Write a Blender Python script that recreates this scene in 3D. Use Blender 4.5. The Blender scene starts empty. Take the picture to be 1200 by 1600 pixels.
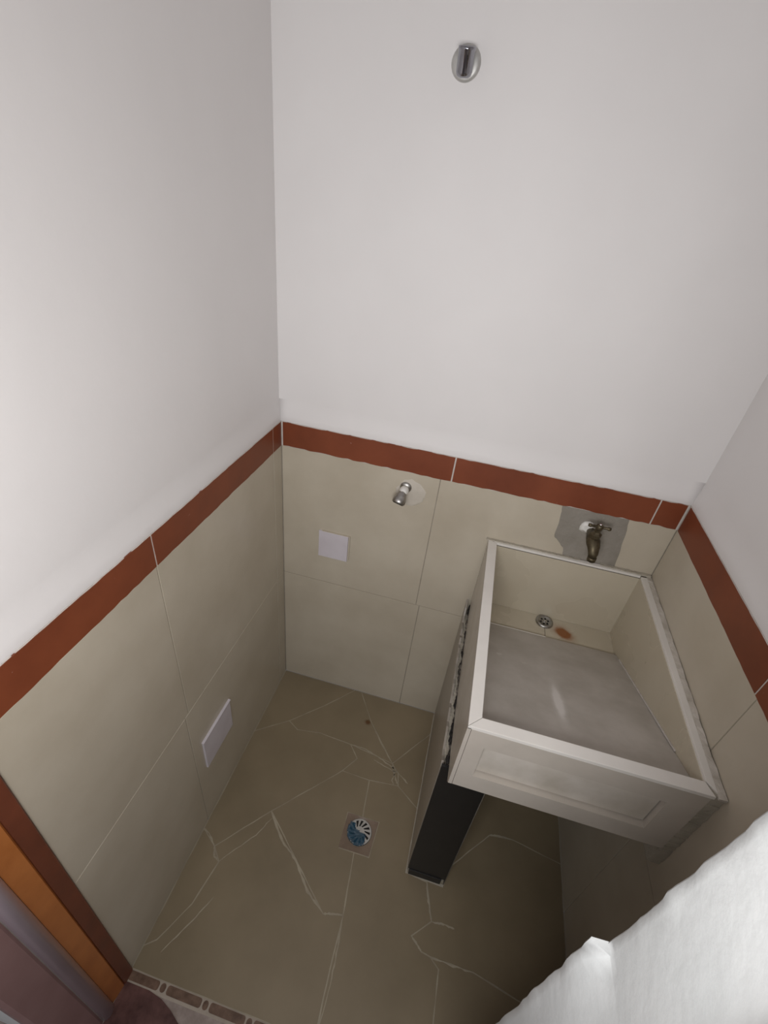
import bpy, bmesh, math, random
from mathutils import Vector, Matrix
random.seed(7)
SC = bpy.context.scene
COL = SC.collection
R = math.radians

# ------------------------------------------------------------------ camera
cd = bpy.data.cameras.new('camera')
cam = bpy.data.objects.new('camera', cd)
COL.objects.link(cam)
cam.location = (0.5855, -1.2701, 1.8425)
cam.rotation_euler = (R(55.776), R(-5.965), R(14.179))
cd.sensor_fit = 'VERTICAL'
cd.sensor_height = 24.0
cd.lens = 24.0 * 738.89 / 1600.0
cd.clip_start = 0.01
SC.camera = cam

# ------------------------------------------------------------------ world, lights, exposure
w = bpy.data.worlds.new('world')
SC.world = w
w.use_nodes = True
bg = w.node_tree.nodes['Background']
bg.inputs[0].default_value = (0.80, 0.86, 1.0, 1)
bg.inputs[1].default_value = 0.12
SC.view_settings.view_transform = 'Standard'
SC.view_settings.look = 'None'
SC.view_settings.gamma = 1.0
SC.view_settings.exposure = 0.0
SC.view_settings.use_curve_mapping = False

def area(name, loc, target, sx, sy, power, color):
    ld = bpy.data.lights.new(name, 'AREA')
    ld.shape = 'RECTANGLE'; ld.size = sx; ld.size_y = sy
    ld.energy = power; ld.color = color
    o = bpy.data.objects.new(name, ld)
    COL.objects.link(o)
    o.location = loc
    o.rotation_euler = (Vector(target) - Vector(loc)).to_track_quat('-Z', 'Y').to_euler()
    return o
area('passage_light', (0.58, -1.47, 1.65), (0.42, -0.1, 1.35), 0.5, 0.3, 10, (1.0, 0.985, 0.975))
area('added_daylight', (0.35, -3.0, 1.65), (0.6, 0.0, 1.6), 2.4, 1.1, 10, (0.97, 0.98, 1.0))  # lamp added for daylight from outside; its place and size are assumed

# ------------------------------------------------------------------ helpers
def tag(o, label=None, cat=None, group=None, kind=None):
    if label: o['label'] = label
    if cat: o['category'] = cat
    if group: o['group'] = group
    if kind: o['kind'] = kind
    return o

def empty(name, loc, label, cat, group=None, kind=None):
    o = bpy.data.objects.new(name, None)
    o.location = loc
    o.empty_display_size = 0.05
    COL.objects.link(o)
    return tag(o, label, cat, group, kind)

def build(name, bm, mat, parent=None, smooth=False, recalc=True):
    """bmesh in world coordinates -> one mesh object, kept in place under its parent"""
    if recalc:
        bmesh.ops.recalc_face_normals(bm, faces=bm.faces[:])
    off = Vector((0, 0, 0))
    p = parent
    while p is not None:
        off += p.location
        p = p.parent
    bmesh.ops.translate(bm, vec=-off, verts=bm.verts[:])
    me = bpy.data.meshes.new(name)
    bm.to_mesh(me); bm.free()
    if isinstance(mat, (list, tuple)):
        for m in mat: me.materials.append(m)
    else:
        me.materials.append(mat)
    if smooth:
        for f in me.polygons: f.use_smooth = True
    o = bpy.data.objects.new(name, me)
    COL.objects.link(o)
    if parent is not None: o.parent = parent
    return o

def P(plane, u, v, d):
    if plane == 'x': return (d, u, v)
    if plane == 'y': return (u, d, v)
    return (u, v, d)

def prism(bm, poly, plane, d0, d1, mi=0, bevel=0.0):
    a = [bm.verts.new(P(plane, u, v, d0)) for u, v in poly]
    b = [bm.verts.new(P(plane, u, v, d1)) for u, v in poly]
    n = len(poly)
    fs = [bm.faces.new(a), bm.faces.new(b[::-1])]
    for i in range(n):
        fs.append(bm.faces.new((a[i], b[i], b[(i+1) % n], a[(i+1) % n])))
    for f in fs: f.material_index = mi
    if bevel > 0:
        es = list(fs[1].edges)
        bmesh.ops.bevel(bm, geom=es, offset=bevel, segments=2, affect='EDGES', profile=0.6)
    return fs

def box(bm, x0, x1, y0, y1, z0, z1, mi=0, bevel=0.0):
    r = bmesh.ops.create_cube(bm, size=1.0)
    vs = r['verts']
    for v in vs:
        v.co = Vector(((x0+x1)/2 + v.co.x*(x1-x0), (y0+y1)/2 + v.co.y*(y1-y0), (z0+z1)/2 + v.co.z*(z1-z0)))
    fs = list({f for v in vs for f in v.link_faces})
    for f in fs: f.material_index = mi
    if bevel > 0:
        es = list({e for v in vs for e in v.link_edges})
        bmesh.ops.bevel(bm, geom=es, offset=bevel, segments=2, affect='EDGES', profile=0.6)

def lathe(bm, prof, origin, axis, seg=28, cap=True, mi=0):
    """prof: list of (radius, distance along axis)"""
    q = Vector((0, 0, 1)).rotation_difference(Vector(axis).normalized())
    rings = []
    for r, h in prof:
        ring = []
        for i in range(seg):
            a = 2*math.pi*i/seg
            ring.append(bm.verts.new(Vector(origin) + q @ Vector((r*math.cos(a), r*math.sin(a), h))))
        rings.append(ring)
    for k in range(len(rings)-1):
        for i in range(seg):
            f = bm.faces.new((rings[k][i], rings[k][(i+1) % seg], rings[k+1][(i+1) % seg], rings[k+1][i]))
            f.smooth = True; f.material_index = mi
    if cap:
        bm.faces.new(rings[0][::-1]).material_index = mi
        bm.faces.new(rings[-1]).material_index = mi

def tube(bm, pts, rad, seg=14, mi=0):
    pts = [Vector(p) for p in pts]
    if not isinstance(rad, (list, tuple)): rad = [rad]*len(pts)
    rings = []
    up = Vector((0.13, 0.21, 0.97)).normalized()
    for i, p in enumerate(pts):
        t = (pts[min(i+1, len(pts)-1)] - pts[max(i-1, 0)]).normalized()
        s = t.cross(up)
        if s.length < 1e-4: s = t.cross(Vector((1, 0, 0)))
        s.normalize(); n = s.cross(t)
        rings.append([bm.verts.new(p + (s*math.cos(2*math.pi*k/seg) + n*math.sin(2*math.pi*k/seg))*rad[i]) for k in range(seg)])
    for a in range(len(rings)-1):
        for k in range(seg):
            f = bm.faces.new((rings[a][k], rings[a][(k+1) % seg], rings[a+1][(k+1) % seg], rings[a+1][k]))
            f.smooth = True; f.material_index = mi
    bm.faces.new(rings[0][::-1]).material_index = mi
    bm.faces.new(rings[-1]).material_index = mi

def ragged(p0, p1, n, amp, rnd=random):
    """points from p0 (included) to p1 (excluded) with small sideways wobble"""
    out = []
    dx, dy = p1[0]-p0[0], p1[1]-p0[1]
    L = math.hypot(dx, dy)
    for i in range(n):
        t = i/n
        k = 0 if i == 0 else rnd.uniform(-amp, amp)
        out.append((p0[0]+dx*t - dy/L*k, p0[1]+dy*t + dx/L*k))
    return out

# ------------------------------------------------------------------ materials
def new_mat(name):
    m = bpy.data.materials.new(name)
    m.use_nodes = True
    nt = m.node_tree
    return m, nt, nt.nodes['Principled BSDF']

def lin(c):
    return tuple(((v/255)/12.92 if v/255 <= 0.04045 else ((v/255+0.055)/1.055)**2.4) for v in c) + (1,)

def noise_mat(name, c1, c2, scale=4, detail=4, rough=0.5, rough2=None, bump=0.0, bscale=60, metal=0.0, spots=None, lo=0.35, hi=0.65, coat=0.0):
    m, nt, b = new_mat(name)
    N, Lk = nt.nodes, nt.links
    geo = N.new('ShaderNodeNewGeometry')
    n = N.new('ShaderNodeTexNoise'); n.inputs['Scale'].default_value = scale; n.inputs['Detail'].default_value = detail
    n.inputs['Roughness'].default_value = 0.6
    Lk.new(geo.outputs['Position'], n.inputs['Vector'])
    cr = N.new('ShaderNodeValToRGB')
    cr.color_ramp.elements[0].position = lo; cr.color_ramp.elements[1].position = hi
    cr.color_ramp.elements[0].color = lin(c1); cr.color_ramp.elements[1].color = lin(c2)
    Lk.new(n.outputs['Fac'], cr.inputs['Fac'])
    out = cr.outputs['Color']
    if spots:   # (colour, scale, threshold)
        c3, s3, th = spots
        n3 = N.new('ShaderNodeTexNoise'); n3.inputs['Scale'].default_value = s3; n3.inputs['Detail'].default_value = 6
        Lk.new(geo.outputs['Position'], n3.inputs['Vector'])
        r3 = N.new('ShaderNodeValToRGB')
        r3.color_ramp.elements[0].position = th; r3.color_ramp.elements[1].position = min(th+0.04, 1)
        Lk.new(n3.outputs['Fac'], r3.inputs['Fac'])
        mx = N.new('ShaderNodeMix'); mx.data_type = 'RGBA'
        Lk.new(r3.outputs['Color'], mx.inputs['Factor'])
        Lk.new(out, mx.inputs['A']); mx.inputs['B'].default_value = lin(c3)
        out = mx.outputs['Result']
    Lk.new(out, b.inputs['Base Color'])
    b.inputs['Metallic'].default_value = metal
    if rough2 is None: b.inputs['Roughness'].default_value = rough
    else:
        mr = N.new('ShaderNodeMapRange'); mr.inputs['To Min'].default_value = rough; mr.inputs['To Max'].default_value = rough2
        Lk.new(n.outputs['Fac'], mr.inputs['Value']); Lk.new(mr.outputs['Result'], b.inputs['Roughness'])
    if coat: b.inputs['Coat Weight'].default_value = coat
    if bump:
        nb = N.new('ShaderNodeTexNoise'); nb.inputs['Scale'].default_value = bscale; nb.inputs['Detail'].default_value = 5
        Lk.new(geo.outputs['Position'], nb.inputs['Vector'])
        bp = N.new('ShaderNodeBump'); bp.inputs['Strength'].default_value = bump; bp.inputs['Distance'].default_value = 0.01
        Lk.new(nb.outputs['Fac'], bp.inputs['Height']); Lk.new(bp.outputs['Normal'], b.inputs['Normal'])
    return m

M = {}
M['paint'] = noise_mat('white_wall_paint', (226, 223, 222), (230, 227, 226), 2.2, 3, 0.6, bump=0.05, bscale=35)
M['plaster'] = noise_mat('white_plaster', (192, 195, 195), (199, 201, 201), 4, 3, 0.7, bump=0.10, bscale=45)
M['outer_paint'] = noise_mat('outer_wall_paint', (228, 228, 226), (235, 235, 233), 3, 3, 0.7)
M['wall_tile'] = noise_mat('beige_wall_tile', (184, 174, 156), (197, 188, 171), 3.2, 6, 0.22, 0.42, spots=None)
M['grout'] = noise_mat('grey_grout', (150, 141, 128), (168, 160, 146), 20, 4, 0.9)
M['white_grout'] = noise_mat('white_grout', (196, 188, 180), (214, 208, 202), 30, 4, 0.85, bump=0.2, bscale=200)
M['band'] = noise_mat('terracotta_band_tile', (114, 57, 34), (131, 68, 41), 5, 6, 0.36, 0.55, spots=((178, 150, 138), 55, 0.72))
M['cement'] = noise_mat('bare_cement', (138, 132, 122), (150, 144, 135), 14, 6, 0.85, bump=0.25, bscale=90)
M['floor_tile'] = noise_mat('olive_floor_tile', (128, 115, 92), (144, 130, 106), 2.6, 6, 0.30, 0.45)
M['floor_grout'] = noise_mat('pale_floor_grout', (158, 148, 130), (178, 168, 148), 18, 5, 0.9, bump=0.2, bscale=150)
M['sink_tile'] = noise_mat('sink_outer_tile', (182, 174, 164), (194, 186, 176), 5, 5, 0.18, 0.3)
M['recess_reflection_tile'] = noise_mat('recess_reflection_tile', (186, 178, 166), (206, 199, 190), 9, 4, 0.15, 0.25)  # paler than the sink tile to imitate a reflection in the glaze
M['lining'] = noise_mat('basin_lining_tile', (190, 180, 160), (196, 187, 168), 4, 3, 0.2, 0.35)
M['slab'] = noise_mat('grey_scrub_slab', (174, 168, 160), (194, 188, 181), 9, 7, 0.32, 0.5, spots=((205, 200, 195), 11, 0.70))
M['rim'] = noise_mat('white_rim_tile', (222, 218, 212), (230, 226, 220), 8, 4, 0.3, 0.45)
M['mortar'] = noise_mat('smeared_mortar', (168, 161, 147), (184, 177, 163), 26, 6, 0.9, bump=0.4, bscale=120)
M['trim_grey'] = noise_mat('grey_edge_line', (96, 90, 82), (108, 102, 94), 20, 3, 0.7)
M['dark_mortar'] = noise_mat('dark_ragged_mortar', (32, 29, 27), (128, 120, 110), 42, 6, 0.95, bump=0.6, bscale=150, lo=0.5, hi=0.75)
M['black'] = noise_mat('black_tile', (22, 21, 21), (27, 26, 26), 8, 3, 0.45)
M['pier_tile'] = noise_mat('pier_side_tile', (150, 142, 132), (164, 156, 146), 5, 5, 0.25, 0.4)
M['chrome'] = noise_mat('chrome', (225, 225, 228), (232, 232, 235), 10, 2, 0.14, metal=1.0)
M['dull_chrome'] = noise_mat('dull_chrome', (150, 148, 144), (185, 183, 180), 60, 4, 0.3, 0.5, metal=1.0)
M['satin'] = noise_mat('satin_metal', (190, 189, 186), (204, 203, 200), 60, 3, 0.42, 0.5, metal=0.7)
M['dark_chrome'] = noise_mat('dark_chrome', (150, 150, 156), (160, 160, 166), 10, 2, 0.13, metal=1.0)
M['bronze'] = noise_mat('old_brass', (84, 76, 60), (112, 102, 82), 70, 5, 0.38, 0.6, metal=0.85)
M['dark'] = noise_mat('hollow_shade', (14, 13, 12), (20, 18, 16), 10, 2, 0.8)  # near-black colour standing for the shade inside openings
M['teflon'] = noise_mat('white_tape', (222, 220, 214), (232, 230, 226), 60, 3, 0.6)
M['cover'] = noise_mat('white_cover', (205, 198, 204), (212, 206, 212), 12, 2, 0.45)
M['drain_frame'] = noise_mat('drain_frame_tile', (120, 102, 86), (136, 118, 102), 14, 4, 0.4)
M['wood_shaded'] = noise_mat('shaded_red_brown_wood', (98, 52, 36), (116, 62, 42), 9, 6, 0.35, 0.5, bump=0.05, bscale=30)  # darkness of the grazing light is put into this wood colour
M['wood_orange'] = noise_mat('orange_varnished_wood', (168, 100, 48), (186, 116, 60), 9, 6, 0.3, 0.45, bump=0.05, bscale=30)
M['wood_highlight'] = noise_mat('highlight_toned_wood', (202, 188, 200), (208, 194, 206), 9, 5, 0.3, 0.35, coat=0.6)  # pale lilac base colour imitates the bluish highlight on the moulding
M['wood_mauve'] = noise_mat('mauve_brown_wood', (142, 110, 108), (152, 120, 118), 9, 5, 0.4, 0.5)
M['thr_grout'] = noise_mat('threshold_pale_grout', (168, 156, 142), (182, 170, 156), 25, 4, 0.8)
M['thr_tile'] = noise_mat('threshold_brown_piece', (88, 66, 52), (124, 98, 80), 40, 5, 0.4, 0.6)
M['out_floor'] = noise_mat('outer_floor', (140, 126, 118), (172, 158, 150), 22, 6, 0.5, 0.7)
M['red_floor'] = noise_mat('dark_red_stain', (58, 28, 24), (112, 76, 70), 14, 6, 0.4, 0.6)

# blue protective film on the drain
m, nt, b = new_mat('blue_film')
b.inputs['Base Color'].default_value = (0.015, 0.085, 0.15, 1)
b.inputs['Roughness'].default_value = 0.18
b.inputs['Alpha'].default_value = 0.72
nb = nt.nodes.new('ShaderNodeTexNoise'); nb.inputs['Scale'].default_value = 120
bp = nt.nodes.new('ShaderNodeBump'); bp.inputs['Strength'].default_value = 0.7; bp.inputs['Distance'].default_value = 0.01
g = nt.nodes.new('ShaderNodeNewGeometry')
nt.links.new(g.outputs['Position'], nb.inputs['Vector']); nt.links.new(nb.outputs['Fac'], bp.inputs['Height']); nt.links.new(bp.outputs['Normal'], b.inputs['Normal'])
M['film'] = m

# lining tile with a rust stain beside the drain
def stain_mat(name, src, centre, radii, ang, col, base=None):
    m = src.copy(); m.name = name
    nt = m.node_tree; N, Lk = nt.nodes, nt.links
    b = N['Principled BSDF']
    prev = b.inputs['Base Color'].links[0].from_socket
    geo = N.new('ShaderNodeNewGeometry')
    sub = N.new('ShaderNodeVectorMath'); sub.operation = 'SUBTRACT'; sub.inputs[1].default_value = centre
    Lk.new(geo.outputs['Position'], sub.inputs[0])
    nz = N.new('ShaderNodeTexNoise'); nz.inputs['Scale'].default_value = 45
    Lk.new(geo.outputs['Position'], nz.inputs['Vector'])
    ma = N.new('ShaderNodeVectorMath'); ma.operation = 'MULTIPLY_ADD'
    Lk.new(nz.outputs['Color'], ma.inputs[0]); ma.inputs[1].default_value = (radii[0]*0.4,)*3
    add = N.new('ShaderNodeVectorMath'); add.operation = 'SUBTRACT'
    Lk.new(sub.outputs[0], ma.inputs[2])
    Lk.new(ma.outputs[0], add.inputs[0]); add.inputs[1].default_value = (radii[0]*0.2,)*3
    rot = N.new('ShaderNodeVectorRotate'); rot.rotation_type = 'Z_AXIS'; rot.inputs['Angle'].default_value = ang
    Lk.new(add.outputs[0], rot.inputs['Vector'])
    dv = N.new('ShaderNodeVectorMath'); dv.operation = 'DIVIDE'; dv.inputs[1].default_value = (radii[0], radii[1], 1.0)
    Lk.new(rot.outputs[0], dv.inputs[0])
    ln = N.new('ShaderNodeVectorMath'); ln.operation = 'LENGTH'; Lk.new(dv.outputs[0], ln.inputs[0])
    cr = N.new('ShaderNodeValToRGB')
    e = cr.color_ramp.elements
    e[0].position = 0.36; e[0].color = (0.92, 0.92, 0.92, 1); e[1].position = 1.0; e[1].color = (0, 0, 0, 1)
    k = e.new(0.64); k.color = (0.24, 0.24, 0.24, 1)
    Lk.new(ln.outputs['Value'], cr.inputs['Fac'])
    mx = N.new('ShaderNodeMix'); mx.data_type = 'RGBA'
    Lk.new(cr.outputs['Color'], mx.inputs['Factor']); Lk.new(prev, mx.inputs['A']); mx.inputs['B'].default_value = lin(col)
    Lk.new(mx.outputs['Result'], b.inputs['Base Color'])
    return m
M['lining_rust'] = stain_mat('rust_stained_lining', M['lining'], (1.012, -0.074, 0.715), (0.056, 0.040), R(38), (138, 76, 20))
M['slab_scratched'] = stain_mat('scratched_slab', M['slab'], (0.928, -0.47, 0.864), (0.020, 0.125), R(0), (222, 218, 214))
M['floor_spot'] = stain_mat('spotted_floor_tile', M['floor_tile'], (0.426, -0.130, 0.0), (0.020, 0.018), 0, (96, 62, 28))

# ------------------------------------------------------------------ room shell
W_ = 1.203          # room width
D_ = -1.034         # inner face of the door wall
ZB0, ZB1 = 1.1375, 1.2185   # terracotta band
ZJ = 0.603          # joint between the tile courses
TOP = 2.72
GAP = 0.0013        # half a joint
OUT = -1.205        # outer face of the door wall

def wall_profile(bm, plane, face, sgn, a, b, thick=0.15):
    """face: coordinate of the tile face; sgn: direction into the wall; a..b along the wall."""
    g = face + sgn*0.0022     # grout plane
    prof = [(g, 0.0), (g, ZB1+0.0005), (face + sgn*0.0015, ZB1+0.003), (face + sgn*0.004, ZB1+0.022), (face + sgn*0.0085, ZB1+0.046),
            (face + sgn*0.010, ZB1+0.07), (face + sgn*0.010, TOP), (face + sgn*thick, TOP), (face + sgn*thick, 0.0)]
    n = max(2, int(abs(b-a)/0.03))
    cols = []
    for i in range(n+1):
        t = a + (b-a)*i/n
        c = []
        for k, (d, z) in enumerate(prof):
            dz = random.uniform(-0.0012, 0.0016) if k == 2 else (random.uniform(-0.004, 0.004) if k in (3, 4) else 0)
            c.append(bm.verts.new(P(plane, t, z+dz, d)))
        cols.append(c)
    m = len(prof)
    for i in range(n):
        for k in range(m):
            f = bm.faces.new((cols[i][k], cols[i+1][k], cols[i+1][(k+1) % m], cols[i][(k+1) % m]))
            f.material_index = 1 if k in (0,) else 0
            if 2 <= k <= 4: f.smooth = True
    bm.faces.new(cols[0]); bm.faces.new(cols[-1][::-1])

bm = bmesh.new(); wall_profile(bm, 'x', 0.0, -1, 0.16, OUT+0.002)
wall_left = tag(build('wall_left', bm, [M['paint'], M['grout']]), 'white painted wall over beige tiles on the side with the door frame', 'wall', kind='structure')
bm = bmesh.new(); wall_profile(bm, 'y', 0.0, 1, -0.0102, W_+0.0102)
wall_back = tag(build('wall_back', bm, [M['paint'], M['grout']]), 'white wall facing the door, with chrome spigot, brass tap and sink', 'wall', kind='structure')
bm = bmesh.new(); wall_profile(bm, 'x', W_, 1, 0.16, OUT+0.002)
wall_right = tag(build('wall_right', bm, [M['paint'], M['grout']]), 'narrow visible wall beside the long edge of the sink', 'wall', kind='structure')

# door wall: plaster stub beside the opening, lintel above it
OX = 0.852
bm = bmesh.new()
rnd = random.Random(3)
zs = [0.0]
while zs[-1] < TOP-0.02: zs.append(zs[-1] + rnd.uniform(0.006, 0.022))
zs = [z for z in zs if abs(z-1.19) > 0.012] + [1.189, 1.191, TOP]
zs.sort()
rows = []
for z in zs:
    low = z < 1.19
    e = rnd.uniform(-0.0012, 0.0012) + 0.0010*math.sin(z*31) + 0.0008*math.sin(z*83)
    xf = (0.833 if low else OX) + e
    xb = xf - e
    def lowx(d):
        if not low: return OX
        return OX - 0.019*min(1.0, (1.19-z)/(d*3.0))*max(0.0, 1-d/0.11)
    rows.append([(xf+0.0015, D_-0.0), (xf, D_-0.002)] + [(lowx(d), D_-d) for d in (0.012, 0.03, 0.055, 0.08, 0.11)] +
                [(OX, OUT), (W_+0.15, OUT), (W_+0.15, D_)])
vr = [[bm.verts.new((x, y, z)) for x, y in r] for r, z in zip(rows, zs)]
m_ = len(rows[0])
for i in range(len(vr)-1):
    for k in range(m_):
        f = bm.faces.new((vr[i][k], vr[i][(k+1) % m_], vr[i+1][(k+1) % m_], vr[i+1][k]))
        f.smooth = k in (1, 2, 3, 4, 5, 6)
bm.faces.new(vr[0][::-1]); bm.faces.new(vr[-1])
wall_front = tag(build('wall_front', bm, M['plaster']), 'bright white plaster beside the doorway with a ragged notched edge', 'wall', kind='structure')
bm = bmesh.new(); box(bm, -0.15, OX+0.004, OUT, D_, 2.56, TOP)
tag(build('lintel', bm, M['plaster']), 'white lintel over the doorway', 'wall', kind='structure')
bm = bmesh.new(); box(bm, -0.16, W_+0.16, OUT, 0.16, TOP, TOP+0.08)
tag(build('ceiling', bm, M['paint']), 'plain white ceiling', 'ceiling', kind='structure')
# outer face of the house wall on the camera's side
bm = bmesh.new(); box(bm, -1.6, -0.02, OUT, OUT+0.12, 0.0, TOP)
tag(build('wall_outer', bm, M['outer_paint']), 'sunlit white outer wall beyond the wooden door frame', 'wall', kind='structure')

# ------------------------------------------------------------------ wall tiles
def wtile(parent, plane, face, sgn, poly, mat, name='tile', thick=0.0022, bevel=0.0009, lift=0.0):
    bm = bmesh.new()
    prism(bm, poly, plane, face + sgn*(thick+0.004), face - sgn*lift, bevel=bevel)
    return build(name, bm, mat, parent)

def rect(u0, u1, v0, v1, g=GAP):
    return [(u0+g, v0+g), (u1-g, v0+g), (u1-g, v1-g), (u0+g, v1-g)]

def band(parent, plane, face, sgn, u0, u1, ga=0.0022, ztop=ZB1, zbot=ZB0, rag=0.0012, seed=1):
    r = random.Random(seed)
    a, b_ = min(u0, u1)+ga, max(u0, u1)-ga
    n = max(2, int((b_-a)/0.018))
    poly = ragged((a, zbot), (b_, zbot), n, rag, r) + [(b_, zbot)] + ragged((b_, ztop-0.0006), (a, ztop-0.0006), n, rag*0.6, r) + [(a, ztop-0.0006)]
    bm = bmesh.new()
    prism(bm, poly, plane, face + sgn*0.006, face - sgn*0.0009)
    return build('band_tile', bm, M['band'], parent)

# white grout behind the terracotta band
def band_grout(parent, plane, face, sgn, u0, u1):
    bm = bmesh.new()
    prism(bm, [(u0, ZB0-0.001), (u1, ZB0-0.001), (u1, ZB1), (u0, ZB1)], plane, face + sgn*0.005, face + sgn*0.0004)
    return build('band_grout', bm, M['white_grout'], parent)

# left wall
YL = [0.0, -0.060, -0.6285, D_]
for i in range(3): band(wall_left, 'x', 0, -1, YL[i] - (0.001 if i == 0 else 0), YL[i+1], seed=10+i)
band_grout(wall_left, 'x', 0, -1, -0.001, D_)
for (a, b_, z0, z1) in ((0, -0.0600, ZJ, ZB0), (-0.060, -0.6300, ZJ, ZB0), (-0.6300, D_, ZJ, ZB0),
                       (0, -0.0600, 0.0, ZJ), (-0.060, -0.645, 0.0, ZJ), (-0.645, D_, 0.0, ZJ)):
    wtile(wall_left, 'x', 0, -1, rect(b_, a, z0, z1), M['wall_tile'])
# back wall
XB = [0.0035, 0.5525, 1.1282, 1.1995]
for i in range(3): band(wall_back, 'y', 0, 1, XB[i], XB[i+1], seed=20+i, rag=0.0018)
band_grout(wall_back, 'y', 0, 1, 0.0, W_)
wtile(wall_back, 'y', 0, 1, rect(0.0005, 0.5200, ZJ-0.004, ZB0), M['wall_tile'])
wtile(wall_back, 'y', 0, 1, rect(0.0005, 0.5330, 0.0, ZJ-0.004), M['wall_tile'])
cut = ragged((0.9350, 0.9600), (0.931, 0.991), 3, 0.002) + ragged((0.931, 0.991), (0.894, 1.022), 5, 0.003) + ragged((0.894, 1.022), (0.892, 1.060), 4, 0.002) + ragged((0.892, 1.060), (0.884, ZB0-GAP), 7, 0.003) + [(0.884, ZB0-GAP)]
wtile(wall_back, 'y', 0, 1, [(0.5200+GAP, ZJ-0.004+GAP), (0.935, ZJ-0.004+GAP)] + cut + [(0.5200+GAP, ZB0-GAP)], M['wall_tile'])
cut2 = ragged((1.0735, ZB0-GAP), (1.090, 1.010), 7, 0.0015) + ragged((1.090, 1.010), (1.094, 0.960), 3, 0.0015) + [(1.094, 0.960)]
wtile(wall_back, 'y', 0, 1, cut2 + [(1.094, ZJ-0.004+GAP), (W_-GAP, ZJ-0.004+GAP), (W_-GAP, ZB0-GAP)], M['wall_tile'])
wtile(wall_back, 'y', 0, 1, rect(0.5330, 1.090, 0.0, ZJ-0.004), M['wall_tile'])
wtile(wall_back, 'y', 0, 1, rect(1.090, W_, 0.0, ZJ-0.004), M['wall_tile'])
bm = bmesh.new(); box(bm, 0.876, 1.096, 0.0012, 0.006, 0.94, ZB0-0.001)
tag(build('cement_patch', bm, M['cement'], wall_back), 'bare grey cement where the tile is broken away behind the brass tap')
# right wall
YR = [-0.004, -0.5560, D_]
for i in range(2): band(wall_right, 'x', W_, 1, YR[i], YR[i+1], seed=30+i, rag=0.0008)
band_grout(wall_right, 'x', W_, 1, -0.001, D_)
for (a, b_, z0, z1) in ((0, -0.566, ZJ, ZB0), (-0.566, D_, ZJ, ZB0), (0, -0.566, 0.0, ZJ), (-0.566, D_, 0.0, ZJ)):
    wtile(wall_right, 'x', W_, 1, rect(b_, a, z0, z1), M['wall_tile'])
# white smear of grout round the small stub pipe
bm = bmesh.new()
lathe(bm, [(0.052, -0.0006), (0.044, 0.0004), (0.020, 0.0010)], (0.436, 0.0, 1.066), (0, -1, 0), 26)
for v in bm.verts:
    v.co.x += random.uniform(-.005, .005); v.co.z += random.uniform(-.005, .005)
tag(build('plaster_smear', bm, noise_mat('pale_smear', (194, 186, 173), (204, 196, 184), 20, 4, 0.5), wall_back), 'pale plaster smear round the stub pipe')

# ------------------------------------------------------------------ floor
bm = bmesh.new(); box(bm, -0.001, W_+0.001, D_, 0.001, -0.05, -0.0012)
floor = tag(build('floor', bm, M['floor_grout']), 'crazy-cut olive beige tile floor with pale joints', 'floor', kind='structure')
Nn = dict(n1=(0.0, -0.305), n2=(0.1138, -0.2231), n3=(0.2294, -0.1112), n4=(0.330, 0.0), n5=(0.386, -0.2427), n6=(0.4271, -0.2894),
          n7=(0.3868, -0.351), n8=(0.3044, -0.4399), n9=(0.1919, -0.558), n10=(0.0606, -0.7096), n11=(0.0, -0.672), n12=(0.5022, -0.2579),
          n13=(0.5646, -0.2674), n14=(0.4388, -0.1242), n15=(0.330, -0.02), n16=(0.5945, -0.2967), n17=(0.69, -0.100), n18=(0.4951, -0.3549),
          n20=(0.605, -0.343), n21=(0.69, -0.400), n22=(0.5262, -0.7652), n23=(0.4668, -0.7788), n24=(0.7627, -0.6100), n25=(0.7933, -0.7058),
          n26=(0.7402, -0.7553), n27=(0.5304, -0.9513), a1=(0.0968, -0.7441), a2=(0.0767, -0.8638), a3=(0.0281, -0.9636), a4=(0.0, -0.985),
          b1=(0.7751, -0.7832), b2=(0.8029, -0.7873), b3=(0.8311, -0.8082), b4=(0.836, D_), c1=(0.9321, -0.7874), c2=(1.0798, -0.815), c3=(W_, -0.84),
          p1=(0.9556, -0.411), p2=(1.0345, -0.4022), p3=(W_, -0.43), p0=(0.817, -0.56), m1=(0.2523, -0.2343), m2=(0.1613, -0.249), d1=(0.536, D_),
          o=(0.0, 0.0), br=(W_, 0.0), pb=(0.69, 0.0), fr=(W_, D_), fl=(0.0, D_), pf=(0.69, -0.602), pf2=(0.817, -0.602), pb2=(0.80, 0.0), n4b=(0.36, 0.0),
          dl=(0.452, -0.484), dt=(0.567, -0.484), db=(0.561, -0.597), da=(0.457, -0.598), nt=(0.5069, -0.484), nb=(0.5091, -0.597), w1=(0.8653, -0.7046))
polys = ['o n4 n3 n2 n1', 'n4 n4b n14 n13 n12 n5 m1 m2 n2 n3', 'n1 n2 m2 m1 n5 n6 n7 n8 n9 n10 n11', 'n4b pb n17 n13 n14', 'n17 n21 n20 n16 n13',
         'n5 n12 n13 n16 n20 n18 n7 n6', 'n7 n18 nt dl da nb n22 n23 n9 n8', 'n18 n20 n21 pf n24 n25 n26 b1 b2 b3 b4 d1 n27 n22 nb db dt nt',
         'n11 n10 a1 a2 a3 a4', 'n10 n9 n23 n22 n27 d1 fl a4 a3 a2 a1', 
         'pf pf2 p0 p1 p2 p3 c3 c2 c1 b2 b1 n26 n25 n24', 'b2 c1 c2 c3 fr b4 b3', 'pb2 br p3 p2 p1 p0']
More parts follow.
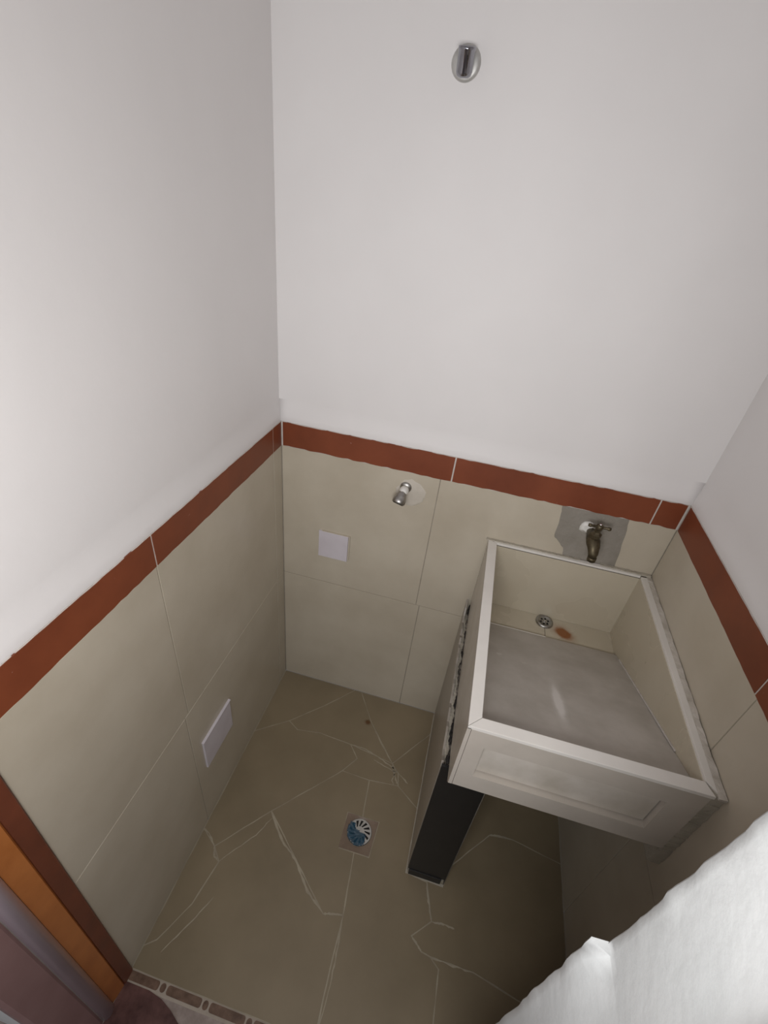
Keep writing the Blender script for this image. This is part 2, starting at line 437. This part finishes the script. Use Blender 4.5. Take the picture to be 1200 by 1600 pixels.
def inset(pts, d):
    n = len(pts); out = []
    area_ = sum(pts[i][0]*pts[(i+1) % n][1]-pts[(i+1) % n][0]*pts[i][1] for i in range(n))
    s = 1 if area_ > 0 else -1
    for i in range(n):
        p0, p1, p2 = Vector(pts[i-1]), Vector(pts[i]), Vector(pts[(i+1) % n])
        a = (p1-p0).normalized(); b_ = (p2-p1).normalized()
        na = Vector((-a.y, a.x))*s; nb_ = Vector((-b_.y, b_.x))*s
        k = (na+nb_); k = k.normalized() if k.length > 1e-3 else na
        c = max(0.5, k.dot(na))
        q = p1 + k*(d/c)
        out.append((q.x, q.y))
    return out
for i, pl in enumerate(polys):
    pts = [Nn[k] for k in pl.split()]
    ip = inset(pts, 0.0019)
    rr = []
    for k in range(len(ip)):
        p, q = ip[k], ip[(k+1) % len(ip)]
        L = math.hypot(p[0]-q[0], p[1]-q[1])
        rr += ragged(p, q, max(1, int(L/0.03)), 0.0009)
    bm = bmesh.new(); prism(bm, rr, 'z', -0.004, 0.0)
    build('stone', bm, M['floor_spot'] if i == 1 else M['floor_tile'], floor)
# pale smears of grout left on the stones
bm = bmesh.new()
def smear(pts, wd):
    rnd2 = random.Random(len(pts)*7+int(wd*1e5))
    path = []
    for k in range(len(pts)-1):
        path += ragged(pts[k], pts[k+1], 6, 0.0015, rnd2)
    path.append(pts[-1])
    top, bot = [], []
    for k, p in enumerate(path):
        a = Vector(path[max(k-1, 0)]); b_ = Vector(path[min(k+1, len(path)-1)])
        t = (b_-a).normalized(); n_ = Vector((-t.y, t.x))
        ww = wd*rnd2.uniform(0.3, 1.0)*(0.3 if k in (0, len(path)-1) else 1)
        top.append((p[0]+n_.x*ww, p[1]+n_.y*ww)); bot.append((p[0]-n_.x*ww, p[1]-n_.y*ww))
    for k in range(len(path)-1):
        prism(bm, [bot[k], bot[k+1], top[k+1], top[k]], 'z', -0.001, 0.0006)
smear([Nn['n13'], (0.583, -0.31), (0.600, -0.338)], 0.003)
smear([Nn['n14'], (0.50, -0.20), Nn['n13']], 0.0022)
smear([Nn['n5'], (0.44, -0.243), Nn['n12'], (0.575, -0.285), Nn['n16'], (0.64, -0.325)], 0.0030)
smear([Nn['a1'], (0.109, -0.7257), (0.176, -0.642), (0.2038, -0.5781)], 0.0018)
smear([Nn['n9'], (0.27, -0.635), (0.33, -0.67), (0.40, -0.74), Nn['n23']], 0.0045)
smear([Nn['n23'], (0.50, -0.770), Nn['n22']], 0.0040)
smear([Nn['n22'], (0.535, -0.84), (0.54, -0.92), Nn['d1']], 0.0024)
smear([Nn['n25'], (0.83, -0.703), (0.8653, -0.7046)], 0.003)
smear([Nn['n24'], (0.775, -0.66), Nn['n25']], 0.003)
smear([Nn['n26'], (0.758, -0.770), Nn['b1']], 0.003)
smear([Nn['b2'], (0.86, -0.790), Nn['c1']], 0.0035)
smear([Nn['n10'], (0.075, -0.735), Nn['a1']], 0.004)
smear([(0.0, -0.672), (0.03, -0.685), Nn['n10']], 0.0035)
smear([(0.49, -0.275), (0.53, -0.285), (0.59, -0.297)], 0.0022)
smear([(0.585, -0.29), (0.577, -0.33), (0.59, -0.345)], 0.0022)
smear([(0.055, -0.985), (0.10, -0.90), (0.13, -0.83)], 0.0022)
smear([Nn['p1'], (0.99, -0.404), Nn['p2']], 0.004)
tag(build('grout_smear', bm, M['floor_grout'], floor), 'thin pale grout smears left on the stones', kind='stuff')

# threshold: pale border strip with brown dashes and dots
thr = empty('threshold', (0.42, -1.05, 0.0), 'pale border strip with brown dashes and dots across the doorway', 'threshold', kind='structure')
bm = bmesh.new(); box(bm, 0.001, OX-0.018, -1.063, D_, -0.03, -0.0006); build('border_strip', bm, M['thr_grout'], thr)
xk = 0.1055
dots = [xk + 0.1265*k for k in range(6)]
def pill(x0, x1, y0, y1, r, n=6):
    c = []
    for cx, cy, a0 in ((x1-r, y1-r, 0), (x0+r, y1-r, 90), (x0+r, y0+r, 180), (x1-r, y0+r, 270)):
        for k in range(n): 
            a = R(a0+90*k/(n-1)); c.append((cx+r*math.cos(a), cy+r*math.sin(a)))
    return c
prev = 0.003
for xd in dots + [OX-0.015]:
    x1 = xd-0.0125 if xd in dots else OX-0.022
    if x1-prev > 0.02:
        bm = bmesh.new(); prism(bm, pill(prev, x1, -1.056, -1.0365, 0.006), 'z', -0.003, 0.0006); build('dash', bm, M['thr_tile'], thr)
    if xd in dots:
        bm = bmesh.new(); prism(bm, pill(xd-0.0075, xd+0.0075, -1.0555, -1.037, 0.0074), 'z', -0.003, 0.0006); build('dot', bm, M['thr_tile'], thr)
    prev = xd+0.0125

# floor outside the doorway
bm = bmesh.new(); box(bm, -1.6, 3.0, -4.0, -1.063, -0.05, -0.001)
of = tag(build('floor_outer', bm, M['out_floor']), 'mottled grey floor outside the doorway', 'floor', kind='structure')
bm = bmesh.new()
prism(bm, [(0.001, -1.0600), (0.075, -1.0600), (0.115, -1.066), (0.15, -1.078), (0.185, -1.095), (0.215, -1.118), (0.235, -1.15), (0.22, -1.2), (0.15, -1.2), (0.001, -1.2)], 'z', -0.004, 0.0005)
tag(build('stain', bm, M['red_floor'], of), 'dark red-brown curved stain at the foot of the door frame')

# ------------------------------------------------------------------ door frame
df = empty('door_1', (0.0, -1.12, 0.0), 'wooden door frame beside the tiled wall, at the picture edge', 'door frame', kind='structure')
ZD = 2.56
bm = bmesh.new(); prism(bm, [(-0.02, D_-0.0005), (0.004, D_-0.0005), (0.006, D_-0.003), (0.006, -1.0655), (-0.02, -1.0655)], 'z', 0, ZD)
tag(build('stop', bm, M['wood_shaded'], df), 'red-brown wooden strip, its grazing shade put into the colour')
bm = bmesh.new(); prism(bm, [(-0.03, -1.066), (0.002, -1.066), (0.004, -1.069), (-0.001, -1.1045), (-0.03, -1.1045)], 'z', 0, ZD)
tag(build('jamb_face', bm, M['wood_orange'], df), 'orange varnished wooden strip')
bm = bmesh.new()
arc = [(-0.004 + 0.014*math.sin(R(a)), -1.122 + 0.0175*math.cos(R(a))) for a in range(0, 181, 12)]
prism(bm, [(-0.03, -1.1045)] + arc + [(-0.03, -1.1395)], 'z', 0, ZD)
for f in bm.faces: f.smooth = True
tag(build('moulding', bm, M['wood_highlight'], df), 'rounded glossy moulding, its pale lilac highlight put into the colour')
bm = bmesh.new(); prism(bm, [(-0.03, -1.14), (-0.002, -1.14), (0.0, -1.145), (0.0, -1.205), (-0.004, -1.212), (-0.03, -1.212)], 'z', 0, ZD)
tag(build('casing', bm, M['wood_mauve'], df), 'dull mauve-brown wooden casing')
dr = empty('door_2', (OX, -1.17, 0.0), 'brown wooden door frame strip beside the white plaster', 'door frame', kind='structure')
bm = bmesh.new(); prism(bm, [(OX-0.012, -1.150), (OX+0.02, -1.150), (OX+0.02, -1.212), (OX-0.010, -1.212), (OX-0.012, -1.209)], 'z', 0, ZD)
build('jamb_face', bm, M['wood_orange'], dr)

# ------------------------------------------------------------------ pier under the sink
pier = empty('support_pier', (0.755, -0.30, 0.0), 'narrow masonry pier with a black front holding up the sink', 'pier')
X0, X1, YF = 0.6915, 0.8155, -0.602
PZ = 0.645
bm = bmesh.new(); box(bm, X0+0.006, X1-0.004, YF+0.008, -0.0005, 0.0005, PZ-0.004); build('core', bm, M['mortar'], pier)
top = [(-0.0005, 0.690), (-0.03, 0.675)]
for k in range(26):
    y = -0.045 - k*0.0205
    top.append((y, 0.645 + random.uniform(-0.008, 0.008)))
top += [(YF+0.022, 0.66), (YF+0.008, 0.655)]
bm = bmesh.new(); prism(bm, [(-0.0005, 0.0006)] + top + [(YF+0.008, 0.0006)], 'x', X0+0.006, X0, bevel=0.0)
tag(build('side_panel', bm, M['pier_tile'], pier), 'grey-beige tiled side')
bm = bmesh.new(); box(bm, X0+0.001, X1-0.001, YF, YF+0.008, 0.035, 0.672, bevel=0.0012)
tag(build('front_panel', bm, M['black'], pier), 'matt black front tile')
bm = bmesh.new(); box(bm, X0+0.006, X1-0.012, YF-0.003, YF+0.008, 0.0005, 0.036, bevel=0.001)
tag(build('base', bm, M['black'], pier), 'black foot set in slightly')
bm = bmesh.new(); box(bm, X1-0.001, X1+0.001, YF-0.0008, YF+0.008, 0.002, 0.672)
tag(build('edge_trim', bm, M['trim_grey'], pier), 'thin pale edge line')
# grout line along the foot of the pier's side
bm = bmesh.new(); prism(bm, ragged((X0-0.003, -0.0005), (X0-0.003, YF-0.003), 20, 0.001) + [(X0-0.003, YF-0.003), (X1, YF-0.008), (X1, YF), (X0+0.002, YF), (X0+0.002, -0.0005)], 'z', 0.0002, 0.0014)
tag(build('grout_line', bm, M['mortar'], pier), 'pale grout line along the foot')

# ------------------------------------------------------------------ laundry sink
SZ = 0.964
XL, XR = 0.7065, 1.1765
YFs = -0.6705
xi0, xi1, yi0, yi1 = 0.7335, 1.1680, -0.0175, -0.6435
zb = 0.7335
sink = empty('laundry_sink', (0.95, -0.335, 0.645), 'tiled laundry sink with white rim and sloping grey scrub slab in the corner', 'sink')
# side panel (left), its lower edge ragged over a dark mortar gap
bot = [(YFs, zb), (YFs+0.003, zb)]
bm = bmesh.new()
low = [(YFs, zb)] + ragged((YFs+0.012, 0.715), (-0.40, 0.672), 9, 0.003) + ragged((-0.40, 0.672), (-0.05, 0.672), 12, 0.0035) + [(-0.001, 0.70)]
prism(bm, low + [(-0.001, SZ-0.007), (YFs, SZ-0.007)], 'x', XL+0.0085, XL, bevel=0.0)
tag(build('side_panel', bm, M['sink_tile'], sink), 'grey-beige tiled outer side')
bm = bmesh.new()
for k in range(60):
    y = -0.02 - k*0.0095
    z = 0.668 + random.uniform(-0.005, 0.006) - (0.0 if y > -0.4 else 0.0)
    s = random.uniform(0.004, 0.009)
    bmesh.ops.create_icosphere(bm, subdivisions=1, radius=s, matrix=Matrix.Translation((X0+0.014+random.uniform(0, 0.006), y, z)) @ Matrix.Diagonal((0.9, 1.6, 1.2, 1)))
tag(build('mortar_gap', bm, M['dark_mortar'], sink), 'dark ragged mortar between sink and pier', kind='stuff')
# front panel with a rectangular recess
rx0, rx1, rz0, rz1 = 0.7520, 1.1180, 0.7900, 0.9020
bm = bmesh.new()
def quad(a, b_, c, d): return bm.faces.new([bm.verts.new(v) for v in (a, b_, c, d)])
fy, ry = YFs+0.0004, YFs+0.014
o_ = [(XL+0.0095, zb), (XR, zb), (XR, SZ-0.007), (XL+0.0095, SZ-0.007)]
i_ = [(rx0, rz0), (rx1, rz0), (rx1, rz1), (rx0, rz1)]
ov = [bm.verts.new((x, fy, z)) for x, z in o_]; iv = [bm.verts.new((x, fy, z)) for x, z in i_]
rv = [bm.verts.new((x, ry+0.006, z)) for x, z in i_]; bv = [bm.verts.new((x, yi1, z)) for x, z in o_]
for k in range(4):
    j = (k+1) % 4
    bm.faces.new((ov[k], ov[j], iv[j], iv[k])); bm.faces.new((iv[k], iv[j], rv[j], rv[k])); bm.faces.new((ov[j], ov[k], bv[k], bv[j]))
bm.faces.new(rv); bm.faces.new(bv[::-1])
tag(build('front_panel', bm, M['sink_tile'], sink), 'glazed front face with a shallow rectangular recess')
bm = bmesh.new(); box(bm, rx0+0.0030, rx1-0.0020, ry, ry+0.0056, rz0+0.0036, rz1-0.0015, bevel=0.0008)  # tile added so the gap around it gives a dark shade line
tag(build('recess_reflection_tile', bm, M['recess_reflection_tile'], sink), 'tile added in the recess, a reflection put into its paler colour')
# back, right and front linings
bm = bmesh.new(); box(bm, xi0-0.002, xi1+0.002, yi0, -0.001, 0.700, SZ-0.007); build('back_lining', bm, M['lining'], sink)
bm = bmesh.new(); box(bm, xi1, XR+0.004, YFs+0.02, -0.001, 0.700, SZ-0.007); build('side_lining', bm, M['lining'], sink)
bm = bmesh.new(); box(bm, XL+0.009, xi0, yi1, -0.001, 0.700, SZ-0.0095); build('side_lining', bm, M['lining'], sink)
# rim tiles with mitred corners
def rimtile(poly):
    bm = bmesh.new(); prism(bm, poly, 'z', SZ-0.009, SZ, bevel=0.0012); return build('rim_tile', bm, M['rim'], sink)
g_ = 0.0006
rimtile([(XL, -0.004), (XL, YFs+g_), (xi0, yi1+g_), (xi0, yi0)])
rimtile([(XL+g_, YFs), (XR+0.004, YFs), (xi1+g_, yi1), (xi0+g_, yi1)])
rimtile([(XR+0.010, YFs+0.01), (xi1+0.002, yi1+0.002), (xi1+0.002, yi0-0.001), (XR+0.010, yi0-0.001)])
rimtile([(XL+0.008, -0.003), (xi0, yi0), (xi1, yi0), (xi1+0.004, -0.003)])
# basin floor: sloped base and two drain strip tiles
bm = bmesh.new(); prism(bm, [(-0.001, 0.648), (-0.001, 0.706), (-0.645, 0.706), (-0.645, 0.735), (-0.662, 0.735), (-0.662, 0.722), (-0.42, 0.668), (-0.30, 0.648)], 'x', XL+0.012, XR, bevel=0.0)
tag(build('basin_base', bm, M['cement'], sink), 'rough cement underside')
zst = 0.7135
for a, b_, mt in ((xi0, 0.9520, M['lining']), (0.9535, xi1, M['lining_rust'])):
    bm = bmesh.new(); box(bm, a, b_, -0.16, yi0-0.0008, 0.705, zst, bevel=0.0006)
    o = build('strip_tile', bm, mt, sink)
    if mt is M['lining_rust']: tag(o, 'cream drain strip tile with an orange-brown rust stain')
# scrub slab rising towards the front
ys0, ys1 = -0.1235, -0.6425
bm = bmesh.new(); prism(bm, [(ys0, 0.7145), (ys0, 0.7255), (ys1, 0.9330), (ys1, 0.9200), (-0.165, 0.7145)], 'x', xi0+0.0008, xi1-0.0008, bevel=0.0)
tag(build('scrub_slab', bm, M['slab_scratched'], sink), 'sloping grey slab with whitish scratches')
bm = bmesh.new(); box(bm, xi0+0.002, 0.95, ys0-0.002, ys0+0.0012, 0.7245, 0.7262)
tag(build('slab_edge', bm, M['rim'], sink), 'thin pale chipped edge')
bm = bmesh.new()
prism(bm, [(ys0-0.03, 0.7375), (ys0-0.03, 0.7415), (ys1+0.10, 0.899), (ys1+0.10, 0.895)], 'x', xi1-0.003, xi1-0.0004)
tag(build('slab_joint', bm, M['white_grout'], sink), 'thin pale joint along the slab')
# plug-hole strainer
sd = bmesh.new()
C0 = (0.9515, -0.046, zst)
lathe(sd, [(0.0285, 0.0), (0.0285, 0.004), (0.0265, 0.0075), (0.0215, 0.0085), (0.0195, 0.0055), (0.008, 0.0045), (0.0, 0.0045)], C0, (0, 0, 1), 30, cap=False)
drain = tag(build('drain', sd, M['dull_chrome'], sink), 'round chrome drain')
for k in range(6):
    a = 2*math.pi*k/6 + 0.3
    bm = bmesh.new()
    bmesh.ops.create_cone(bm, cap_ends=True, segments=10, radius1=0.0032, radius2=0.0032, depth=0.002,
                          matrix=Matrix.Translation((C0[0]+0.012*math.cos(a), C0[1]+0.012*math.sin(a), zst+0.0050)))
    build('drain_hole', bm, M['dark'], drain)
bm = bmesh.new(); bmesh.ops.create_cone(bm, cap_ends=True, segments=12, radius1=0.004, radius2=0.003, depth=0.004, matrix=Matrix.Translation((C0[0], C0[1], zst+0.006)))
build('screw', bm, M['chrome'], drain)
# mortar smears where the rim meets the walls
def smear_strip(name, pts, wid, zt, label, mat=None, base=0.004):
    bm = bmesh.new()
    a_, b2 = [], []
    for k, (x, y) in enumerate(pts):
        p = Vector(pts[max(k-1, 0)]); q = Vector(pts[min(k+1, len(pts)-1)])
        t = (q-p).normalized(); n_ = Vector((-t.y, t.x))
        h = random.uniform(0.3, 1.0)
        a_.append((x+n_.x*wid*(0.6+0.4*h), y+n_.y*wid*(0.6+0.4*h))); b2.append((x-n_.x*wid*random.uniform(.75, 1), y-n_.y*wid*random.uniform(.75, 1)))
    for k in range(len(pts)-1):
        vs = [bm.verts.new((*b2[k], zt-base)), bm.verts.new((*b2[k+1], zt-base)), bm.verts.new((*a_[k+1], zt-base)), bm.verts.new((*a_[k], zt-base))]
        zz = [zt+random.uniform(0, .002) for _ in range(4)]
        vt = [bm.verts.new((v.co.x, v.co.y, z)) for v, z in zip(vs, zz)]
        bm.faces.new(vs[::-1]); bm.faces.new(vt)
        for j in range(4): bm.faces.new((vs[j], vs[(j+1) % 4], vt[(j+1) % 4], vt[j]))
    bmesh.ops.remove_doubles(bm, verts=bm.verts[:], dist=1e-5)
    return tag(build(name, bm, mat or M['mortar'], sink), label, kind='stuff')
ln = lambda a, b_, n: [(a[0]+(b_[0]-a[0])*i/n, a[1]+(b_[1]-a[1])*i/n) for i in range(n+1)]
smear_strip('back_mortar', ln((0.700, -0.005), (0.99, -0.0045), 34), 0.0058, SZ+0.0015, 'rough grey mortar behind the rim')
smear_strip('back_mortar', ln((1.05, -0.005), (1.199, -0.006), 12), 0.0060, SZ+0.0020, 'rough grey mortar in the back corner')
smear_strip('side_mortar', ln((1.194, -0.010), (1.193, -0.672), 30), 0.0085, SZ-0.0015, 'whitish mortar between rim and wall', mat=noise_mat('whitish_mortar', (184, 177, 166), (212, 206, 198), 24, 5, 0.85, bump=0.3, bscale=100))
bm = bmesh.new()
vsn = 40
for k in range(vsn):
    z0 = 0.66 + (SZ-0.004-0.66)*k/vsn; z1 = 0.66 + (SZ-0.004-0.66)*(k+1)/vsn
    box(bm, XR-0.001, W_-0.0005, YFs+0.003+random.uniform(-.0012, .0012), YFs+0.04, z0, z1)
tag(build('corner_mortar', bm, M['mortar'], sink), 'rough mortar fill between sink front and wall', kind='stuff')

# ------------------------------------------------------------------ wall covers
def cover(plane, face, sgn, u0, u1, v0, v1, label, loc):
    e = empty('cover_plate', loc, label, 'cover plate')
    bm = bmesh.new(); prism(bm, [(u0, v0), (u1, v0), (u1, v1), (u0, v1)], plane, face, face - sgn*0.006, bevel=0.0012); build('plate', bm, M['cover'], e)
    return e, bm
e, _ = cover('x', 0.0003, -1, -0.604, -0.449, 0.272, 0.408, 'blank white cover plate low on the tiled wall by the door frame', (0, -0.527, 0.272))
bm = bmesh.new(); prism(bm, [(-0.606, 0.408), (-0.447, 0.408), (-0.447, 0.413), (-0.606, 0.413)], 'x', 0.0003, 0.0085, bevel=0.001)
build('lip', bm, M['cover'], e)
e, _ = cover('y', -0.0003, 1, 0.138, 0.246, 0.726, 0.838, 'blank white cover plate on the back wall below the terracotta band', (0.19, 0, 0.726))
bm = bmesh.new(); prism(bm, [(0.150, 0.840), (0.252, 0.840), (0.252, 0.735), (0.247, 0.735), (0.247, 0.8365), (0.150, 0.8365)], 'y', -0.0003, -0.0055, bevel=0.0)
tag(build('lip', bm, M['wall_tile'], e), 'thin beige raised edge')

# ------------------------------------------------------------------ chrome spigot high on the wall
sp = empty('pipe_spigot', (0.408, 0.0, 2.066), 'chrome pipe stub with round flange high on the white wall', 'pipe')
bm = bmesh.new()
lathe(bm, [(0.0295, -0.010), (0.0295, -0.0085), (0.0285, -0.0065), (0.0230, -0.004), (0.0160, -0.003)], (0.408, 0.0, 2.068), (0, -1, 0), 36)
tag(build('flange', bm, M['satin'], sp), 'round pale satin flange')
bm = bmesh.new()
lathe(bm, [(0.0, 0.0), (0.0100, 0.0005), (0.0145, 0.004), (0.0160, 0.009), (0.0162, 0.040), (0.0172, 0.041), (0.0172, 0.0455), (0.0150, 0.0465), (0.0138, 0.0455), (0.0135, 0.03), (0.0, 0.03)], (0.4095, -0.0135, 2.042), (0.02, -0.22, 1), 28, cap=False)
build('tube', bm, M['dark_chrome'], sp)
bm = bmesh.new(); lathe(bm, [(0.0085, 0.0), (0.0085, 0.012)], (0.4085, 0.002, 2.062), (0, -1, 0), 16)
build('neck', bm, M['dull_chrome'], sp)

# ------------------------------------------------------------------ small stub pipe under the band
st = empty('stub_pipe', (0.415, 0.0, 1.075), 'small capped water outlet below the terracotta band, above the cover plate', 'pipe')
bm = bmesh.new(); lathe(bm, [(0.0185, -0.003), (0.0185, 0.003), (0.014, 0.006), (0.009, 0.009)], (0.418, 0.0, 1.083), (0, -1, 0), 24)
build('flange', bm, M['dull_chrome'], st)
bm = bmesh.new(); lathe(bm, [(0.009, 0.0), (0.012, 0.005), (0.0145, 0.013), (0.0140, 0.021), (0.011, 0.028), (0.009, 0.032)], (0.4175, -0.007, 1.083), (-0.03, -1, -0.02), 24)
tag(build('thread_tape', bm, M['teflon'], st), 'white thread tape')
bm = bmesh.new(); lathe(bm, [(0.0095, 0.0), (0.0125, 0.005), (0.0205, 0.028), (0.0215, 0.036), (0.0195, 0.041), (0.0175, 0.0415)], (0.4165, -0.030, 1.084), (-0.20, -0.50, -0.75), 26)
build('cap', bm, M['dull_chrome'], st)
bm = bmesh.new(); lathe(bm, [(0.0165, 0.0), (0.0165, 0.0015)], (0.4075, -0.0525, 1.0502), (-0.20, -0.50, -0.75), 20)
tag(build('bore', bm, M['dark'], st), 'dark pipe opening')

# ------------------------------------------------------------------ brass tap
tp = empty('brass_tap', (0.985, 0.0, 1.075), 'old brass tap with a cross handle over the sink', 'tap')
bm = bmesh.new()
lathe(bm, [(0.020, -0.002), (0.021, 0.003), (0.015, 0.007), (0.011, 0.010)], (0.972, 0.0, 1.083), (0, -1, 0), 12)
for v in bm.verts: v.co.x += random.uniform(-.003, .003); v.co.z += random.uniform(-.003, .003)
tag(build('collar', bm, M['teflon'], tp), 'white plaster collar at the wall')
bm = bmesh.new()
tube(bm, [(0.984, -0.002, 1.076), (0.984, -0.020, 1.076), (0.985, -0.040, 1.076), (0.986, -0.062, 1.074), (0.988, -0.078, 1.066), (0.990, -0.087, 1.052), (0.991, -0.090, 1.036)],
     [0.0115, 0.0125, 0.0170, 0.0195, 0.0165, 0.0140, 0.0118], 18)
lathe(bm, [(0.0125, 0.0), (0.0125, 0.012), (0.0112, 0.0125)], (0.991, -0.090, 1.030), (0, 0, 1), 18)
build('body', bm, M['bronze'], tp)
bm = bmesh.new()
lathe(bm, [(0.013, 0.0), (0.015, 0.006), (0.0165, 0.012), (0.0165, 0.022), (0.011, 0.026), (0.0085, 0.030), (0.0080, 0.044)], (0.985, -0.056, 1.080), (0, -0.08, 1), 6)
for f in bm.faces: f.smooth = False
build('bonnet', bm, M['bronze'], tp)
bm = bmesh.new()
hz, hy = 1.127, -0.060
tube(bm, [(0.9555, hy, hz), (0.9620, hy, hz), (0.9650, hy, hz), (1.0070, hy, hz), (1.0100, hy, hz), (1.0165, hy, hz)], [0.0046, 0.0056, 0.0038, 0.0038, 0.0056, 0.0046], 10)
lathe(bm, [(0.0088, -0.008), (0.0098, -0.004), (0.0098, 0.004), (0.006, 0.008)], (0.986, hy, hz), (0, 0, 1), 14)
h = build('handle', bm, M['bronze'], tp)
bm = bmesh.new(); lathe(bm, [(0.0042, 0.0), (0.0040, 0.002), (0.0022, 0.0034)], (0.986, hy, hz+0.0075), (0, 0, 1), 12)
tag(build('screw', bm, M['chrome'], h), 'shiny screw head')

# ------------------------------------------------------------------ floor drain
fd = empty('floor_drain', (0.5085, -0.541, 0.0), 'square floor drain with round slotted chrome grate and blue film', 'drain')
cx, cy, r0 = 0.5095, -0.5335, 0.0415
bm = bmesh.new()
sq = [(0.4535, -0.5965), (0.5600, -0.5955), (0.5660, -0.4855), (0.4530, -0.4850)]
seg = 40
outer, inner, low = [], [], []
def on_square(a):
    d = Vector((math.cos(a), math.sin(a)))
    best = None
    for k in range(4):
        p, q = Vector(sq[k]), Vector(sq[(k+1) % 4])
        e_ = q-p; dd = Vector((cx, cy))
        den = d.x*(-e_.y) + d.y*e_.x
        if abs(den) < 1e-9: continue
        rx, ry_ = p.x-dd.x, p.y-dd.y
        t = (rx*(-e_.y) + ry_*e_.x)/den
        s = (d.x*ry_ - d.y*rx)/den
        if t > 0 and -1e-6 <= s <= 1+1e-6: best = t if best is None else min(best, t)
    return (cx+d.x*best, cy+d.y*best)
angs = sorted([2*math.pi*k/seg for k in range(seg)] + [math.atan2(q[1]-cy, q[0]-cx) % (2*math.pi) for q in sq])
for a in angs:
    x, y = on_square(a)
    outer.append(bm.verts.new((x, y, 0.0008)))
    inner.append(bm.verts.new((cx+(r0+0.002)*math.cos(a), cy+(r0+0.002)*math.sin(a), -0.0012)))
    low.append(bm.verts.new((cx+(r0+0.002)*math.cos(a), cy+(r0+0.002)*math.sin(a), -0.018)))
n = len(angs)
for k in range(n):
    j = (k+1) % n
    bm.faces.new((outer[k], outer[j], inner[j], inner[k])); bm.faces.new((inner[k], inner[j], low[j], low[k]))
bm.faces.new(low)
tag(build('frame', bm, M['drain_frame'], fd, recalc=False), 'square brown-grey frame')
bm = bmesh.new(); bmesh.ops.create_cone(bm, cap_ends=True, segments=40, radius1=r0+0.0015, radius2=r0+0.0015, depth=0.0006, matrix=Matrix.Translation((cx, cy, -0.0006)))  # flat disc at floor level, coloured as the shade below the slots
tag(build('drain_shade_disc', bm, M['dark'], fd), 'flat dark disc standing for the shade under the grate')
# grate: outer ring, slotted ring, centre disc
bm = bmesh.new()
def ring(r_in, r_out, a0, a1, n, z0, z1):
    va = []
    for k in range(n+1):
        a = a0+(a1-a0)*k/n
        va.append([bm.verts.new((cx+r*math.cos(a + tw), cy+r*math.sin(a + tw), z)) for r, z, tw in ((r_in, z0, TW*(r_in-0.02)/0.02), (r_out, z0, TW*(r_out-0.02)/0.02), (r_out, z1, TW*(r_out-0.02)/0.02), (r_in, z1, TW*(r_in-0.02)/0.02))])
    for k in range(n):
        for j in range(4):
            bm.faces.new((va[k][j], va[k+1][j], va[k+1][(j+1) % 4], va[k][(j+1) % 4]))
    if abs(a1-a0) < 6.2:
        bm.faces.new(va[0][::-1]); bm.faces.new(va[-1])
TW = 0.0
ring(0.0365, r0, 0, 2*math.pi, 48, 0.0004, 0.0022)
ring(0.0001, 0.0175, 0, 2*math.pi, 32, 0.0004, 0.0022)
TW = -0.30
for k in range(13):
    a = 2*math.pi*k/13
    ring(0.0168, 0.0370, a, a+0.24, 2, 0.0004, 0.0020)
bmesh.ops.remove_doubles(bm, verts=bm.verts[:], dist=1e-6)
gr = tag(build('grate', bm, M['satin'], fd), 'round slotted chrome grate')
bm = bmesh.new()
rf = random.Random(5)
grid = {}
pts = []
N_ = 18
for i in range(N_+1):
    for j in range(N_+1):
        x = cx-0.043+0.086*i/N_; y = cy-0.044+0.086*j/N_
        grid[i, j] = bm.verts.new((x, y, 0.0030 + abs(rf.gauss(0, 0.0020))))
for i in range(N_):
    for j in range(N_):
        x = cx-0.043+0.086*(i+.5)/N_; y = cy-0.044+0.086*(j+.5)/N_
        dx, dy = x-cx, y-cy
        if math.hypot(dx, dy) < 0.0425 and (dx*0.34+dy*0.94) < 0.003+rf.uniform(-.002, .002) + (0.010 if dx < -0.02 else 0) and not (dx > 0.026):
            bm.faces.new((grid[i, j], grid[i+1, j], grid[i+1, j+1], grid[i, j+1]))
bmesh.ops.delete(bm, geom=[v for v in bm.verts if not v.link_faces], context='VERTS')
tag(build('film', bm, M['film'], fd, smooth=True), 'crumpled blue protective film')
